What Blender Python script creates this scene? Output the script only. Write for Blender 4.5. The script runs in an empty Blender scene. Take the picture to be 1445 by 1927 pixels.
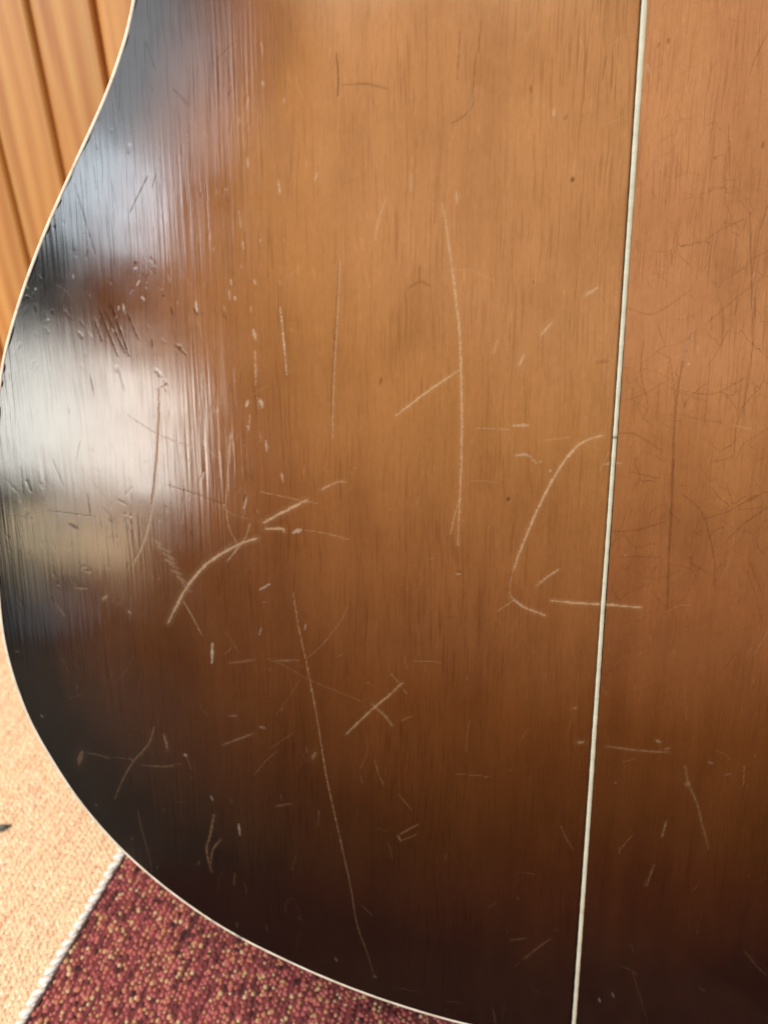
# Close-up of the worn sunburst back of a guitar leaning against a pine wall, standing on a woven rug.
import bpy, bmesh, math, random
import numpy as np
from mathutils import Vector, Euler

SC = bpy.context.scene
COL = SC.collection
random.seed(7)
RNG = np.random.default_rng(11)
LEAN = math.radians(19.5)
DEPTH = 0.100                      # depth of the guitar body
GREF = Vector((0, -DEPTH * math.cos(LEAN), DEPTH * math.sin(LEAN) + .0045))   # bottom of the back, on the centre line

# ------------------------------------------------------------------ camera
cam = bpy.data.cameras.new('camera')
cam.sensor_fit = 'VERTICAL'; cam.sensor_height = 7.3; cam.sensor_width = 5.5
cam.lens = 7.3 * 1456.0 / 1927.0
cam.clip_start = 0.01; cam.clip_end = 50
cam.dof.use_dof = True; cam.dof.focus_distance = 0.25; cam.dof.aperture_fstop = 2.3
camo = bpy.data.objects.new('camera', cam); COL.objects.link(camo)
camo.location = GREF + Vector((-0.07282, -0.13820, 0.33796))
camo.rotation_euler = (math.radians(57), 0, 0)
SC.camera = camo

# ------------------------------------------------------------------ world and lamps
wd = bpy.data.worlds.new('World'); SC.world = wd; wd.use_nodes = True
bg = wd.node_tree.nodes['Background']
bg.inputs['Color'].default_value = (1.0, 0.84, 0.68, 1); bg.inputs['Strength'].default_value = 0.19

def area(name, az, el, dist, sx, sy, radiance, color):
    """rectangular lamp seen from the guitar at azimuth az (right +) and elevation el, turned to it"""
    la = bpy.data.lights.new(name, 'AREA'); la.shape = 'RECTANGLE'; la.size = sx; la.size_y = sy
    la.energy = radiance * math.pi * sx * sy; la.color = color
    o = bpy.data.objects.new(name, la); COL.objects.link(o)
    tgt = GREF + Vector((-0.15, 0.07, 0.22))
    a, e = math.radians(az), math.radians(el)
    dv = Vector((math.sin(a) * math.cos(e), -math.cos(a) * math.cos(e), math.sin(e)))
    o.location = tgt + dv * dist
    o.rotation_euler = dv.to_track_quat('Z', 'Y').to_euler()
    return o
area('window_light', -35.0, 10.8, 2.0, 0.74, 0.38, 19, (1.0, 0.985, 0.90))
area('transom_light', -35, 28.5, 2.0, 0.42, 0.27, 17, (0.82, 0.92, 1.0))
area('upper_sheen_light', -33, 38.5, 2.0, 0.60, 0.40, 5.0, (0.92, 0.95, 1.0))  # added lamp that makes the grey sheen high on the back
area('low_sheen_light', -37.5, -5.0, 2.0, 0.24, 0.13, 1.5, (0.62, 0.82, 1.0))  # added faint lamp for the bluish reflection under the warm one
area('sill_light', -35.5, 1.0, 2.0, 0.44, 0.15, 10, (1.0, 0.80, 0.50))
area('overhead_fill_light', 8, 64, 1.5, 0.9, 0.9, 2.9, (1.0, 0.90, 0.78))  # added soft fill from overhead, unseen, for the diffuse light
area('side_fill_light', -82, 60, 1.5, 0.9, 0.9, 8.0, (1.0, 0.90, 0.76))  # added fill from the left, so the rug beside the body is lit

SC.view_settings.view_transform = 'Standard'; SC.view_settings.look = 'None'
SC.view_settings.exposure = 0.0; SC.view_settings.gamma = 1.0

# ------------------------------------------------------------------ helpers
def link(name, me, parent=None, loc=(0, 0, 0), rot=(0, 0, 0)):
    o = bpy.data.objects.new(name, me); COL.objects.link(o)
    o.location = loc; o.rotation_euler = rot
    if parent is not None: o.parent = parent
    return o
def tag(o, label=None, cat=None, group=None, kind=None):
    for k, v in (('label', label), ('category', cat), ('group', group), ('kind', kind)):
        if v: o[k] = v
    return o
def mesh_np(name, co, faces, mat, attrs=None, smooth=True):
    """co (n,3), faces (m,4) or (m,3) as numpy arrays"""
    me = bpy.data.meshes.new(name)
    n, m, k = len(co), len(faces), faces.shape[1]
    me.vertices.add(n); me.vertices.foreach_set('co', np.ascontiguousarray(co, np.float32).ravel())
    me.loops.add(m * k); me.loops.foreach_set('vertex_index', np.ascontiguousarray(faces, np.int32).ravel())
    me.polygons.add(m); me.polygons.foreach_set('loop_start', np.arange(0, m * k, k, dtype=np.int32))
    me.polygons.foreach_set('loop_total', np.full(m, k, np.int32))
    me.polygons.foreach_set('use_smooth', np.full(m, smooth, bool))
    me.update(calc_edges=True)
    for nm, arr in (attrs or {}).items():
        a = me.attributes.new(nm, 'FLOAT', 'POINT'); a.data.foreach_set('value', np.ascontiguousarray(arr, np.float32).ravel())
    me.materials.append(mat)
    me.validate()
    return me
def bm_mesh(name, bm, mat, smooth=False):
    me = bpy.data.meshes.new(name); bmesh.ops.recalc_face_normals(bm, faces=bm.faces); bm.to_mesh(me); bm.free()
    me.materials.append(mat)
    for p in me.polygons: p.use_smooth = smooth
    return me

class NT:
    """small node-tree writer"""
    def __init__(s, name):
        s.m = bpy.data.materials.new(name); s.m.use_nodes = True
        s.t = s.m.node_tree; s.p = s.t.nodes['Principled BSDF']
    def n(s, typ, **kw):
        nd = s.t.nodes.new(typ)
        for k, v in kw.items(): setattr(nd, k, v)
        return nd
    def put(s, sock, val):
        if isinstance(val, bpy.types.NodeSocket): s.t.links.new(val, sock)
        elif val is not None:
            if isinstance(val, (tuple, list)) and len(val) == 3 and len(sock.default_value) == 4: val = (*val, 1)
            sock.default_value = val
    def attr(s, nm): return s.n('ShaderNodeAttribute', attribute_name=nm).outputs['Fac']
    def coord(s): return s.n('ShaderNodeTexCoord').outputs['Object']
    def math(s, op, a, b=None, clamp=False):
        nd = s.n('ShaderNodeMath', operation=op, use_clamp=clamp); s.put(nd.inputs[0], a); s.put(nd.inputs[1], b)
        return nd.outputs[0]
    def scale(s, vec, sc, loc=(0, 0, 0), rot=(0, 0, 0)):
        nd = s.n('ShaderNodeMapping'); s.put(nd.inputs['Vector'], vec); nd.inputs['Scale'].default_value = sc
        nd.inputs['Location'].default_value = loc; nd.inputs['Rotation'].default_value = rot
        return nd.outputs[0]
    def noise(s, vec, sc=1.0, det=3, rough=.5, dist=0.0):
        nd = s.n('ShaderNodeTexNoise'); s.put(nd.inputs['Vector'], vec); nd.inputs['Scale'].default_value = sc
        nd.inputs['Detail'].default_value = det; nd.inputs['Roughness'].default_value = rough; nd.inputs['Distortion'].default_value = dist
        return nd.outputs['Fac']
    def ramp(s, fac, stops, interp='LINEAR'):
        nd = s.n('ShaderNodeValToRGB'); s.put(nd.inputs[0], fac); cr = nd.color_ramp; cr.interpolation = interp
        while len(cr.elements) < len(stops): cr.elements.new(0.5)
        for e, (p, c) in zip(cr.elements, stops):
            e.position = p; e.color = (*c, 1) if isinstance(c, (tuple, list)) else (c, c, c, 1)
        return nd.outputs[0]
    def mix(s, fac, a, b, mode='MIX'):
        nd = s.n('ShaderNodeMix', data_type='RGBA', blend_type=mode)
        s.put(nd.inputs['Factor'], fac); s.put(nd.inputs['A'] if 0 else nd.inputs[6], a); s.put(nd.inputs[7], b)
        return nd.outputs[2]
    def bump(s, h, strength, dist, normal=None):
        nd = s.n('ShaderNodeBump'); s.put(nd.inputs['Height'], h); nd.inputs['Strength'].default_value = strength
        nd.inputs['Distance'].default_value = dist
        if normal is not None: s.put(nd.inputs['Normal'], normal)
        return nd.outputs[0]
    def set(s, **kw):
        for k, v in kw.items(): s.put(s.p.inputs[k.replace('_', ' ')], v)
        return s.m

# ------------------------------------------------------------------ materials
def burst_lacquer(name, hue, poreamt, seed, craze=False):
    """sunburst stain under old lacquer: amber in the middle, black-brown towards the rim, with grain, scratches and dents"""
    t = NT(name); c = t.coord()
    b = t.attr('burst')
    wob = t.noise(t.scale(c, (16, 16, 9), (seed, 0, 0)), 1, 3)
    streak = t.noise(t.scale(c, (170, 1, 7), (seed, 3, 1)), 1, 3)
    f = t.math('ADD', b, t.math('MULTIPLY', t.math('SUBTRACT', wob, .5), .13))
    f = t.math('ADD', f, t.math('MULTIPLY', t.math('SUBTRACT', streak, .5), .07))
    h = hue
    stain = t.ramp(f, [(0.0, (.0055, .0034, .0024)), (.14, (.012, .0052, .0025)), (.32, (.054, .0165, .0042)), (.52, (.130, .042, .0105)),
                       (.70, (.245 * h[0], .092 * h[1], .027 * h[2])), (.88, (.362 * h[0], .160 * h[1], .052 * h[2])), (1.0, (.432 * h[0], .205 * h[1], .081 * h[2]))])
    # soft figure in the veneer
    fig = t.noise(t.scale(c, (60, 1, 5), (seed + 2, 0, 0)), 1, 4, .6)
    figc = t.ramp(fig, [(.25, (.80, .74, .68)), (.5, (1, 1, 1)), (.75, (1.13, 1.13, 1.10))])
    col = t.mix(.55, stain, figc, 'MULTIPLY')
    mott = t.noise(t.scale(c, (900, 1, 330), (seed, 5, 0)), 1, 4, .75)
    col = t.mix(.42, col, t.ramp(mott, [(.3, (.84, .82, .80)), (.5, (1, 1, 1)), (.72, (1.16, 1.17, 1.2))]), 'MULTIPLY')
    cl = t.noise(t.scale(c, (34, 1, 22), (seed, 4, 8)), 1, 4, .6)
    col = t.mix(.8, col, t.ramp(cl, [(.28, (.80, .75, .70)), (.5, (1, 1, 1)), (.72, (1.12, 1.14, 1.18))]), 'MULTIPLY')
    if craze:
        wv = t.n('ShaderNodeTexNoise'); t.put(wv.inputs['Vector'], c); wv.inputs['Scale'].default_value = 160; wv.inputs['Detail'].default_value = 3
        off2 = t.n('ShaderNodeVectorMath', operation='MULTIPLY_ADD'); t.put(off2.inputs[0], wv.outputs['Color']); off2.inputs[1].default_value = (.006, 0, .006); t.put(off2.inputs[2], c)
        lines = None
        for sc_, wd_, am_ in ((95, .014, .42), (210, .022, .30)):
            vo = t.n('ShaderNodeTexVoronoi', feature='DISTANCE_TO_EDGE', voronoi_dimensions='2D'); vo.inputs['Scale'].default_value = sc_
            sw = t.n('ShaderNodeSeparateXYZ'); t.put(sw.inputs[0], off2.outputs[0]); cb = t.n('ShaderNodeCombineXYZ'); t.put(cb.inputs[0], sw.outputs[0]); t.put(cb.inputs[1], t.math('MULTIPLY', sw.outputs[2], .7)); t.put(vo.inputs['Vector'], cb.outputs[0])
            brk0 = t.ramp(t.noise(t.scale(c, (130, 1, 90), (sc_, 0, 0)), 1, 2), [(.46, 0.0), (.60, am_)])
            ln = t.math('MULTIPLY', t.ramp(vo.outputs['Distance'], [(wd_ * .35, 1.0), (wd_, 0.0)]), brk0)
            lines = ln if lines is None else t.math('MAXIMUM', lines, ln)
        sz = t.n('ShaderNodeSeparateXYZ'); t.put(sz.inputs[0], c)
        band = t.math('MULTIPLY', t.ramp(sz.outputs[2], [(.13, 0.0), (.19, 1.0)]), t.ramp(sz.outputs[2], [(.29, 1.0), (.37, .25)]))
        lines = t.math('MULTIPLY', lines, band)
        col = t.mix(lines, col, t.mix(1.0, col, (.22, .15, .14), 'MULTIPLY'))
    # pores: short dark dashes along the grain
    sk = t.noise(t.scale(c, (24, 1, 24), (seed, 1, 5)), 1, 2)
    vec = t.n('ShaderNodeVectorMath', operation='ADD'); t.put(vec.inputs[0], c)
    off = t.n('ShaderNodeCombineXYZ'); t.put(off.inputs[0], t.math('MULTIPLY', sk, .004)); t.put(vec.inputs[1], off.outputs[0])
    p1 = t.noise(t.scale(vec.outputs[0], (1850, 1, 46), (seed, 0, 3)), 1, 2, .55)
    p2 = t.noise(t.scale(vec.outputs[0], (1250, 1, 42), (seed + 9, 0, 3)), 1, 2, .5)
    zone = t.ramp(t.noise(t.scale(c, (26, 1, 8), (seed, 7, 2)), 1, 2), [(.32, .25), (.62, 1.0)])
    pore = t.ramp(p1, [(.54, 0.0), (.66, .8)])
    pore2 = t.ramp(p2, [(.60, 0.0), (.66, 1.0)])
    pm = t.math('MULTIPLY', t.math('MAXIMUM', pore, pore2), zone)
    pm = t.math('MULTIPLY', pm, poreamt, True)
    col = t.mix(pm, col, t.mix(1.0, col, (.50, .40, .34), 'MULTIPLY'))
    # fine bright fibre flecks
    fl = t.ramp(t.noise(t.scale(c, (900, 1, 130), (seed, 2, 2)), 1, 2), [(.62, 0.0), (.74, .35)])
    col = t.mix(fl, col, t.mix(1.0, col, (1.35, 1.38, 1.45), 'MULTIPLY'))
    # wear, with pale glints painted in among the chips
    dk = t.math('MULTIPLY', t.attr('dark'), .9, True)
    col = t.mix(dk, col, t.mix(1.0, col, (.20, .13, .12), 'MULTIPLY'))
    brk = t.ramp(t.noise(t.scale(c, (1100, 1, 900)), 1, 3, .75), [(.34, .5), (.60, 1.0)])
    sm = t.math('MULTIPLY', t.attr('scratch'), brk, True)
    bare = t.mix(t.math('MULTIPLY', t.attr('burst'), 1.15, True), (.085, .046, .022), (.58, .385, .23))
    col = t.mix(sm, col, bare)
    wm = t.math('MULTIPLY', t.attr('chip_glint'), brk, True)
    col = t.mix(wm, col, t.mix(t.math('MULTIPLY', t.attr('burst'), 1.2, True), (.17, .16, .15), (.66, .56, .44)))
    micro = t.noise(t.scale(c, (420, 1, 150), (seed, 0, 0)), 1, 4, .6)
    ro = t.math('ADD', t.ramp(t.noise(t.scale(c, (40, 1, 40), (seed, 0, 0)), 1, 4, .6), [(.28, .095), (.72, .19)]), t.math('MULTIPLY', t.math('MAXIMUM', sm, wm), .35))
    hgt = t.math('SUBTRACT', t.math('MULTIPLY', micro, .7), t.math('MULTIPLY', pm, .9))
    matte = t.math('MAXIMUM', t.math('MAXIMUM', t.math('MULTIPLY', t.attr('dark'), 1.1), t.math('MULTIPLY', sm, .8)), t.math('MULTIPLY', pm, .36), True)
    t.put(t.p.inputs['Specular IOR Level'], t.math('SUBTRACT', .5, t.math('MULTIPLY', matte, .5), True))
    return t.set(Base_Color=col, Roughness=ro, IOR=1.5, Normal=t.bump(hgt, .10, .00010))

M_left = burst_lacquer('sunburst lacquer, left leaf', (1.0, 1.0, 1.0), .50, 3.0)
M_right = burst_lacquer('sunburst lacquer, right leaf', (1.07, 1.03, 1.12), .36, 21.0, True)

def celluloid(name, base, stain):
    t = NT(name); c = t.coord()
    n = t.noise(t.scale(c, (300, 300, 110)), 1, 4, .65)
    col = t.mix(t.ramp(n, [(.42, 0.0), (.78, .75)]), base, stain)
    col = t.mix(t.math('MULTIPLY', t.attr('dark'), .95, True), col, (.10, .07, .05))
    return t.set(Base_Color=col, Roughness=.34, Normal=t.bump(n, .15, .0002))
M_bind = celluloid('aged cream celluloid', (.78, .73, .64), (.50, .41, .31))
M_strip = celluloid('greenish white inlay', (.67, .66, .54), (.46, .43, .31))
t = NT('dark lacquered rim'); M_rim = t.set(Base_Color=t.ramp(t.noise(t.scale(t.coord(), (8, 8, 300)), 1, 4), [(.3, (.01, .006, .004)), (.7, (.05, .02, .01))]), Roughness=.25)
t = NT('spruce top'); M_top = t.set(Base_Color=t.ramp(t.noise(t.scale(t.coord(), (500, 1, 5)), 1, 3), [(.3, (.30, .14, .05)), (.7, (.5, .27, .1))]), Roughness=.3)

def pine(name):
    t = NT(name); c = t.coord()
    oi = t.n('ShaderNodeObjectInfo').outputs['Random']
    sh = t.n('ShaderNodeCombineXYZ'); t.put(sh.inputs[0], t.math('MULTIPLY', oi, 7.0)); t.put(sh.inputs[2], t.math('MULTIPLY', oi, 13.0))
    v = t.n('ShaderNodeVectorMath', operation='ADD'); t.put(v.inputs[0], c); t.put(v.inputs[1], sh.outputs[0]); v = v.outputs[0]
    wv = t.noise(t.scale(v, (10, 10, 3)), 1, 2)
    sx = t.n('ShaderNodeSeparateXYZ'); t.put(sx.inputs[0], v)
    ring = t.math('SINE', t.math('ADD', t.math('MULTIPLY', sx.outputs[0], 520.0), t.math('MULTIPLY', wv, 22.0)))
    ring = t.math('MULTIPLY', t.math('ADD', ring, 1.0), .5)
    streak = t.noise(t.scale(v, (150, 150, 4)), 1, 4, .6)
    g = t.math('ADD', t.math('MULTIPLY', ring, .26), t.math('MULTIPLY', streak, .82))
    col = t.ramp(g, [(.24, (.70, .42, .165)), (.48, (.64, .325, .108)), (.78, (.50, .20, .055))])
    tone = t.noise(t.scale(v, (30, 30, 2)), 1, 2)
    col = t.mix(.6, col, t.ramp(tone, [(.32, (.66, .57, .48)), (.68, (1.22, 1.24, 1.22))]), 'MULTIPLY')
    return t.set(Base_Color=col, Roughness=.42, Normal=t.bump(g, .1, .0005))
M_pine = pine('varnished pine')
t = NT('dark groove behind planks'); M_groove = t.set(Base_Color=t.ramp(t.noise(t.scale(t.coord(), (60, 60, 6)), 1, 3), [(.3, (.16, .06, .02)), (.7, (.24, .09, .03))]), Roughness=.7)

def yarn(name, stops, basis):
    t = NT(name); c = t.coord()
    f = t.math('ADD', t.attr('knot'), t.math('MULTIPLY', t.math('SUBTRACT', t.noise(c, 900, 3), .5), .10))
    col = t.ramp(f, stops, 'LINEAR')
    fib = t.noise(t.scale(c, (3000, 700, 1500)), 1, 3, .7)
    col = t.mix(.55, col, t.ramp(fib, [(.3, (.70, .68, .66)), (.7, (1.2, 1.2, 1.2))]), 'MULTIPLY')
    return t.set(Base_Color=col, Roughness=.9, Normal=t.bump(fib, .6, .0006))
M_red = yarn('red woven yarn', [(0, (.040, .016, .018)), (.13, (.16, .040, .046)), (.26, (.42, .115, .125)), (.42, (.52, .160, .165)), (.55, (.45, .120, .130)), (.68, (.55, .20, .14)), (.76, (.50, .23, .14)), (.86, (.57, .36, .20)), (1, (.68, .54, .35))], 0)
M_peach = yarn('peach woven yarn', [(0, (.82, .48, .34)), (.3, (.87, .62, .44)), (.6, (.91, .73, .50)), (.85, (.95, .85, .64)), (1, (.96, .90, .75))], 0)
t = NT('white cord'); fibw = t.noise(t.scale(t.coord(), (1600, 600, 900)), 1, 3); M_white = t.set(Base_Color=t.ramp(fibw, [(.3, (.78, .80, .82)), (.7, (.92, .93, .94))]), Roughness=.85, Normal=t.bump(fibw, .5, .0006))
t = NT('red warp cloth'); fibr = t.noise(t.scale(t.coord(), (420, 130, 1)), 1, 3); M_redbase = t.set(Base_Color=t.ramp(fibr, [(.35, (.08, .020, .024)), (.65, (.28, .060, .066))]), Roughness=.95)
t = NT('peach warp cloth'); fibp = t.noise(t.scale(t.coord(), (420, 130, 1)), 1, 3); M_peachbase = t.set(Base_Color=t.ramp(fibp, [(.35, (.78, .56, .38)), (.65, (.88, .70, .48))]), Roughness=.95)
t = NT('dark fluff'); M_lint = t.set(Base_Color=t.ramp(t.noise(t.coord(), 900, 3), [(.3, (.05, .06, .06)), (.7, (.22, .22, .20))]), Roughness=.95)
t = NT('brown floorboards'); M_floor = t.set(Base_Color=t.ramp(t.noise(t.scale(t.coord(), (4, 60, 1)), 1, 4), [(.3, (.035, .016, .008)), (.7, (.07, .032, .014))]), Roughness=.7)

# ------------------------------------------------------------------ floor
def box(bm, x0, x1, y0, y1, z0, z1):
    vs = [bm.verts.new((x, y, z)) for x in (x0, x1) for y in (y0, y1) for z in (z0, z1)]
    for f in ((0, 1, 3, 2), (4, 6, 7, 5), (0, 4, 5, 1), (2, 3, 7, 6), (0, 2, 6, 4), (1, 5, 7, 3)): bm.faces.new([vs[i] for i in f])
WALL_Y = GREF.y + 0.464
bm = bmesh.new(); box(bm, -1.6, 1.6, -1.8, WALL_Y + .03, -.05, -.007)
tag(link('floor', bm_mesh('floor', bm, M_floor)), 'brown floor under the woven rug', None, None, 'structure')

# ------------------------------------------------------------------ wall of pine planks
bm = bmesh.new(); box(bm, -1.6, 1.6, 0, .02, -.05, 1.5)
wall = link('wall', bm_mesh('wall', bm, M_groove), None, (0, WALL_Y + .012, 0))
tag(wall, 'orange varnished pine plank wall behind the guitar', None, None, 'structure')
def plank_mesh(w):
    """upright board with bevelled long edges, front face towards -y"""
    b, th, g = .0030, .0115, .0005
    prof = [(g, 0), (g, -th + b * 1.3), (g + b * .45, -th + b * .35), (g + b, -th), (w - g - b, -th), (w - g - b * .45, -th + b * .35), (w - g, -th + b * 1.3), (w - g, 0)]
    bm = bmesh.new(); lo = [bm.verts.new((x, y, -.0065)) for x, y in prof]; hi = [bm.verts.new((x, y, 1.45)) for x, y in prof]
    for i in range(len(prof) - 1): bm.faces.new((lo[i], lo[i + 1], hi[i + 1], hi[i]))
    bm.faces.new(lo); bm.faces.new(hi[::-1])
    return bm_mesh('plank', bm, M_pine)
edges = [-.3455, -.3050, -.2615, -.2190]
while edges[-1] < 1.5: edges.append(edges[-1] + (.0405, .0435)[len(edges) % 2])
while edges[0] > -1.5: edges.insert(0, edges[0] - (.0435, .0405)[len(edges) % 2])
cache = {}
for x0, x1 in zip(edges[:-1], edges[1:]):
    k = round(x1 - x0, 4)
    if k not in cache: cache[k] = plank_mesh(k)
    link('plank', cache[k], wall, (x0, -.0002, 0))

# ------------------------------------------------------------------ woven rug
P0 = GREF + Vector((-0.2211, 0.0665, 0)); RUGZ = -.0012
RANG = -math.atan2(0.0215, 0.0824)
rug = bpy.data.objects.new('rug', None); COL.objects.link(rug)
rug.location = (P0.x, P0.y, 0); rug.rotation_euler = (0, 0, RANG)
tag(rug, 'woven rug with a peach band, a dark red band and a white cord between them', 'rug')
def cloth(name, x0, x1, y0, y1, mat):
    bm = bmesh.new(); box(bm, x0, x1, y0, y1, -.0065, RUGZ)
    bmesh.ops.bevel(bm, geom=[e for e in bm.edges], offset=.001, segments=1, affect='EDGES')
    return link(name, bm_mesh(name, bm, mat), rug)
red = tag(cloth('red_band', .0012, .50, -.30, .24, M_redbase), 'dark red woven band flecked with yellow')
peach = tag(cloth('peach_band', -.42, -.0012, -.30, .33, M_peachbase), 'bright peach woven band')

def knots(name, x0, x1, y0, y1, px, py, rx, ry, rz, mat, parent, jit, keep=None, weights=None):
    """rows of small raised yarn loops, joined"""
    nx, ny = int((x1 - x0) / px), int((y1 - y0) / py)
    X, Y = np.meshgrid(np.arange(nx), np.arange(ny), indexing='ij')
    cx = x0 + (X + .5) * px; cy = y0 + (Y + .5 + .5 * (X % 2)) * py
    # rows wander a little, as hand-woven yarn does
    wob = np.cumsum(RNG.normal(0, .00010, (nx, ny)), axis=1); wob -= np.linspace(0, 1, ny)[None, :] * wob[:, -1:]
    cx = cx + np.clip(wob, -.0007, .0007) + RNG.normal(0, jit, cx.shape); cy = cy + RNG.normal(0, jit * 1.3, cy.shape)
    run = RNG.random((nx, ny)) * .62 + .12
    lin = RNG.random((nx, 1)) * .25 - .12                       # each yarn has its own dye
    seg = np.repeat(RNG.random((nx, ny // 9 + 1)), 9, axis=1)[:, :ny] * .3 - .15
    val = np.clip(run + lin + seg, .14, .72)
    r = RNG.random((nx, ny))
    if weights:
        val = np.where(r < weights[0], RNG.random((nx, ny)) * .24 + .76, val)       # pale flecks
        dk = np.repeat(RNG.random((nx, ny // 5 + 1)), 5, axis=1)[:, :ny]
        val = np.where((r > 1 - weights[1]) | (dk < .05), RNG.random((nx, ny)) * .14, val)
    cx, cy, val = cx.ravel(), cy.ravel(), val.ravel()
    if keep is not None:
        k = keep(cx, cy); cx, cy, val = cx[k], cy[k], val[k]
    n = len(cx); s = RNG.normal(1, .20, n).clip(.6, 1.4); fleck = np.where(val > .75, 1.0, 1.08)
    a = np.arange(6) * math.pi / 3
    ring0 = np.stack([np.cos(a) * rx, np.sin(a) * ry, np.full(6, -.0006)], 1)
    ring1 = np.stack([np.cos(a) * rx * .80, np.sin(a) * ry * .80, np.full(6, rz * .68)], 1)
    base = np.concatenate([ring0, ring1, [[0, 0, rz]]])
    tilt = RNG.normal(0, .35, n); ca, sa = np.cos(tilt), np.sin(tilt)
    bx = base[None, :, 0] * ca[:, None] - base[None, :, 1] * sa[:, None]; by = base[None, :, 0] * sa[:, None] + base[None, :, 1] * ca[:, None]
    sc = (s * fleck)[:, None]
    co = np.stack([cx[:, None] + bx * sc, cy[:, None] + by * sc, RUGZ + base[None, :, 2] * sc * np.ones((n, 1))], 2).reshape(-1, 3)
    f = []
    for i in range(6):
        j = (i + 1) % 6; f += [(i, j, 6 + j), (i, 6 + j, 6 + i), (6 + i, 6 + j, 12)]
    f = np.array(f)[None] + (np.arange(n) * 13)[:, None, None]
    me = mesh_np(name, co, f.reshape(-1, 3), mat, {'knot': np.repeat(val, 13)})
    return tag(link(name, me, parent), None, None, None, 'stuff')
knots('yarn_knots', .0016, .37, -.16, .14, .00205, .0023, .00098, .00112, .0007, M_red, red, .00030, None, (.20, .09))
knots('yarn_knots', -.25, -.0034, -.16, .325, .0017, .0026, .00090, .0014, .00032, M_peach, peach, .00025, None, (.16, .02))

def stitch_mesh():
    bm = bmesh.new(); bmesh.ops.create_icosphere(bm, subdivisions=2, radius=1.0)
    for v in bm.verts:
        v.co.x *= .0024; v.co.y *= .0020; v.co.z = v.co.z * .0015
        v.co.y += v.co.x * .55
    return bm_mesh('stitch', bm, M_white, True)
sm_ = stitch_mesh()
for i in range(70):
    y = -.13 + i * .0046
    s_ = link('stitch', sm_, rug, (-.0022 + random.gauss(0, .0002), y + random.gauss(0, .0003), RUGZ + .0006), (0, 0, random.gauss(0, .12)))
    k = random.gauss(1, .07); s_.scale = (k, k * random.gauss(1, .05), k)
bm = bmesh.new(); box(bm, -.0028, -.0006, -.295, .23, -.004, RUGZ + .0003); link('cord', bm_mesh('cord', bm, M_white), rug)

# a scrap of dark fluff on the peach band
bm = bmesh.new(); bmesh.ops.create_icosphere(bm, subdivisions=3, radius=1.0)
for v in bm.verts:
    k = 1 + .35 * math.sin(v.co.x * 7 + 1) * math.cos(v.co.y * 9) + .15 * math.sin(v.co.z * 13 + v.co.x * 5)
    v.co = Vector((v.co.x * .0052 * k, v.co.y * .0019 * k, v.co.z * .0012 * k + .0012))
lint = link('lint', bm_mesh('lint', bm, M_lint, True), None, (GREF.x + (-0.2828), GREF.y + 0.1223, -.0008), (0, 0, .35))
tag(lint, 'small dark scrap of fluff lying on the peach band of the rug', 'lint')

# ------------------------------------------------------------------ guitar
RU, RV, VC = 1.5, 9.0, .18
def dome(u, v): return -(u * u) / (2 * RU) - ((v - VC) ** 2) / (2 * RV)
guitar = bpy.data.objects.new('guitar', None); COL.objects.link(guitar)
guitar.location = (0, 0, 0.0045); guitar.rotation_euler = (-LEAN, 0, 0)
tag(guitar, 'scratched brown sunburst guitar back with cream edging and a pale stripe down its middle', 'guitar')

CTRL_L = [(0.0, -.8), (-14, 1.7), (-29, 5.3)] + [(-43.7, 9.1), (-56.9, 13.0), (-81.3, 21.7), (-96.2, 28.1), (-116.5, 38.1), (-128.6, 44.8), (-138.8, 50.8), (-158.0, 65.7), (-170.7, 78.4), (-180.6, 90.7), (-186.6, 99.7), (-191.7, 108.2), (-196.0, 117.2), (-199.8, 125.3), (-203.5, 133.2), (-206.3, 145.7), (-208.3, 155.8), (-209.0, 163.9), (-209.1, 172.6), (-208.8, 181.5), (-208.0, 192.3), (-207.0, 203.8), (-205.6, 216.9), (-204.0, 229.7), (-202.0, 242.2), (-199.7, 253.6), (-197.5, 261.3), (-195.1, 268.1), (-191.9, 275.3), (-188.9, 282.1), (-185.8, 288.3), (-182.4, 295.0), (-178.1, 302.8), (-173.9, 310.0), (-168.8, 318.3), (-164.5, 325.4), (-161.0, 331.1), (-157.1, 337.4), (-154.2, 343.1), (-150.9, 349.7), (-147.8, 357.3), (-145.4, 364.1)] + [(-141, 385), (-140.5, 402), (-143.5, 425), (-150, 455), (-155, 485), (-153, 512), (-143, 535), (-122, 553), (-90, 563), (-55, 568), (-28, 569.5), (0, 570)]
CTRL_R = [(28, 569.5), (55, 568), (90, 563), (122, 553), (143, 535), (153, 512), (155, 485), (150, 455), (143.5, 425), (140.5, 402), (141, 385), (145.4, 364), (157, 337), (174, 310), (189, 282), (200, 254), (207, 217), (210, 180), (209, 146), (203, 110), (189, 75), (165, 40), (135, 15), (105, 2), (77, -3.6), (50, -4.5), (29, -3.7), (14, -2.4)]
def smooth(c, it):
    for _ in range(it): c = .25 * np.roll(c, 1, 0) + .5 * c + .25 * np.roll(c, -1, 0)
    return c
def catmull(pts, n=10, closed=False):
    P = np.array(pts, float) / 1000.0
    P = np.vstack([P[-1], P, P[0], P[1]]) if closed else np.vstack([2 * P[0] - P[1], P, 2 * P[-1] - P[-2]]); out = []
    for i in range(1, len(P) - 2):
        p0, p1, p2, p3 = P[i - 1], P[i], P[i + 1], P[i + 2]
        for k in range(n):
            s = k / n
            out.append(.5 * ((2 * p1) + (-p0 + p2) * s + (2 * p0 - 5 * p1 + 4 * p2 - p3) * s * s + (-p0 + 3 * p1 - 3 * p2 + p3) * s ** 3))
    if not closed: out.append(P[-2])
    return np.array(out)
OUTF = smooth(catmull(smooth(np.array(CTRL_L + CTRL_R, float), 1), 10, True), 10)     # whole outline, from the bottom round by the left
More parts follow.
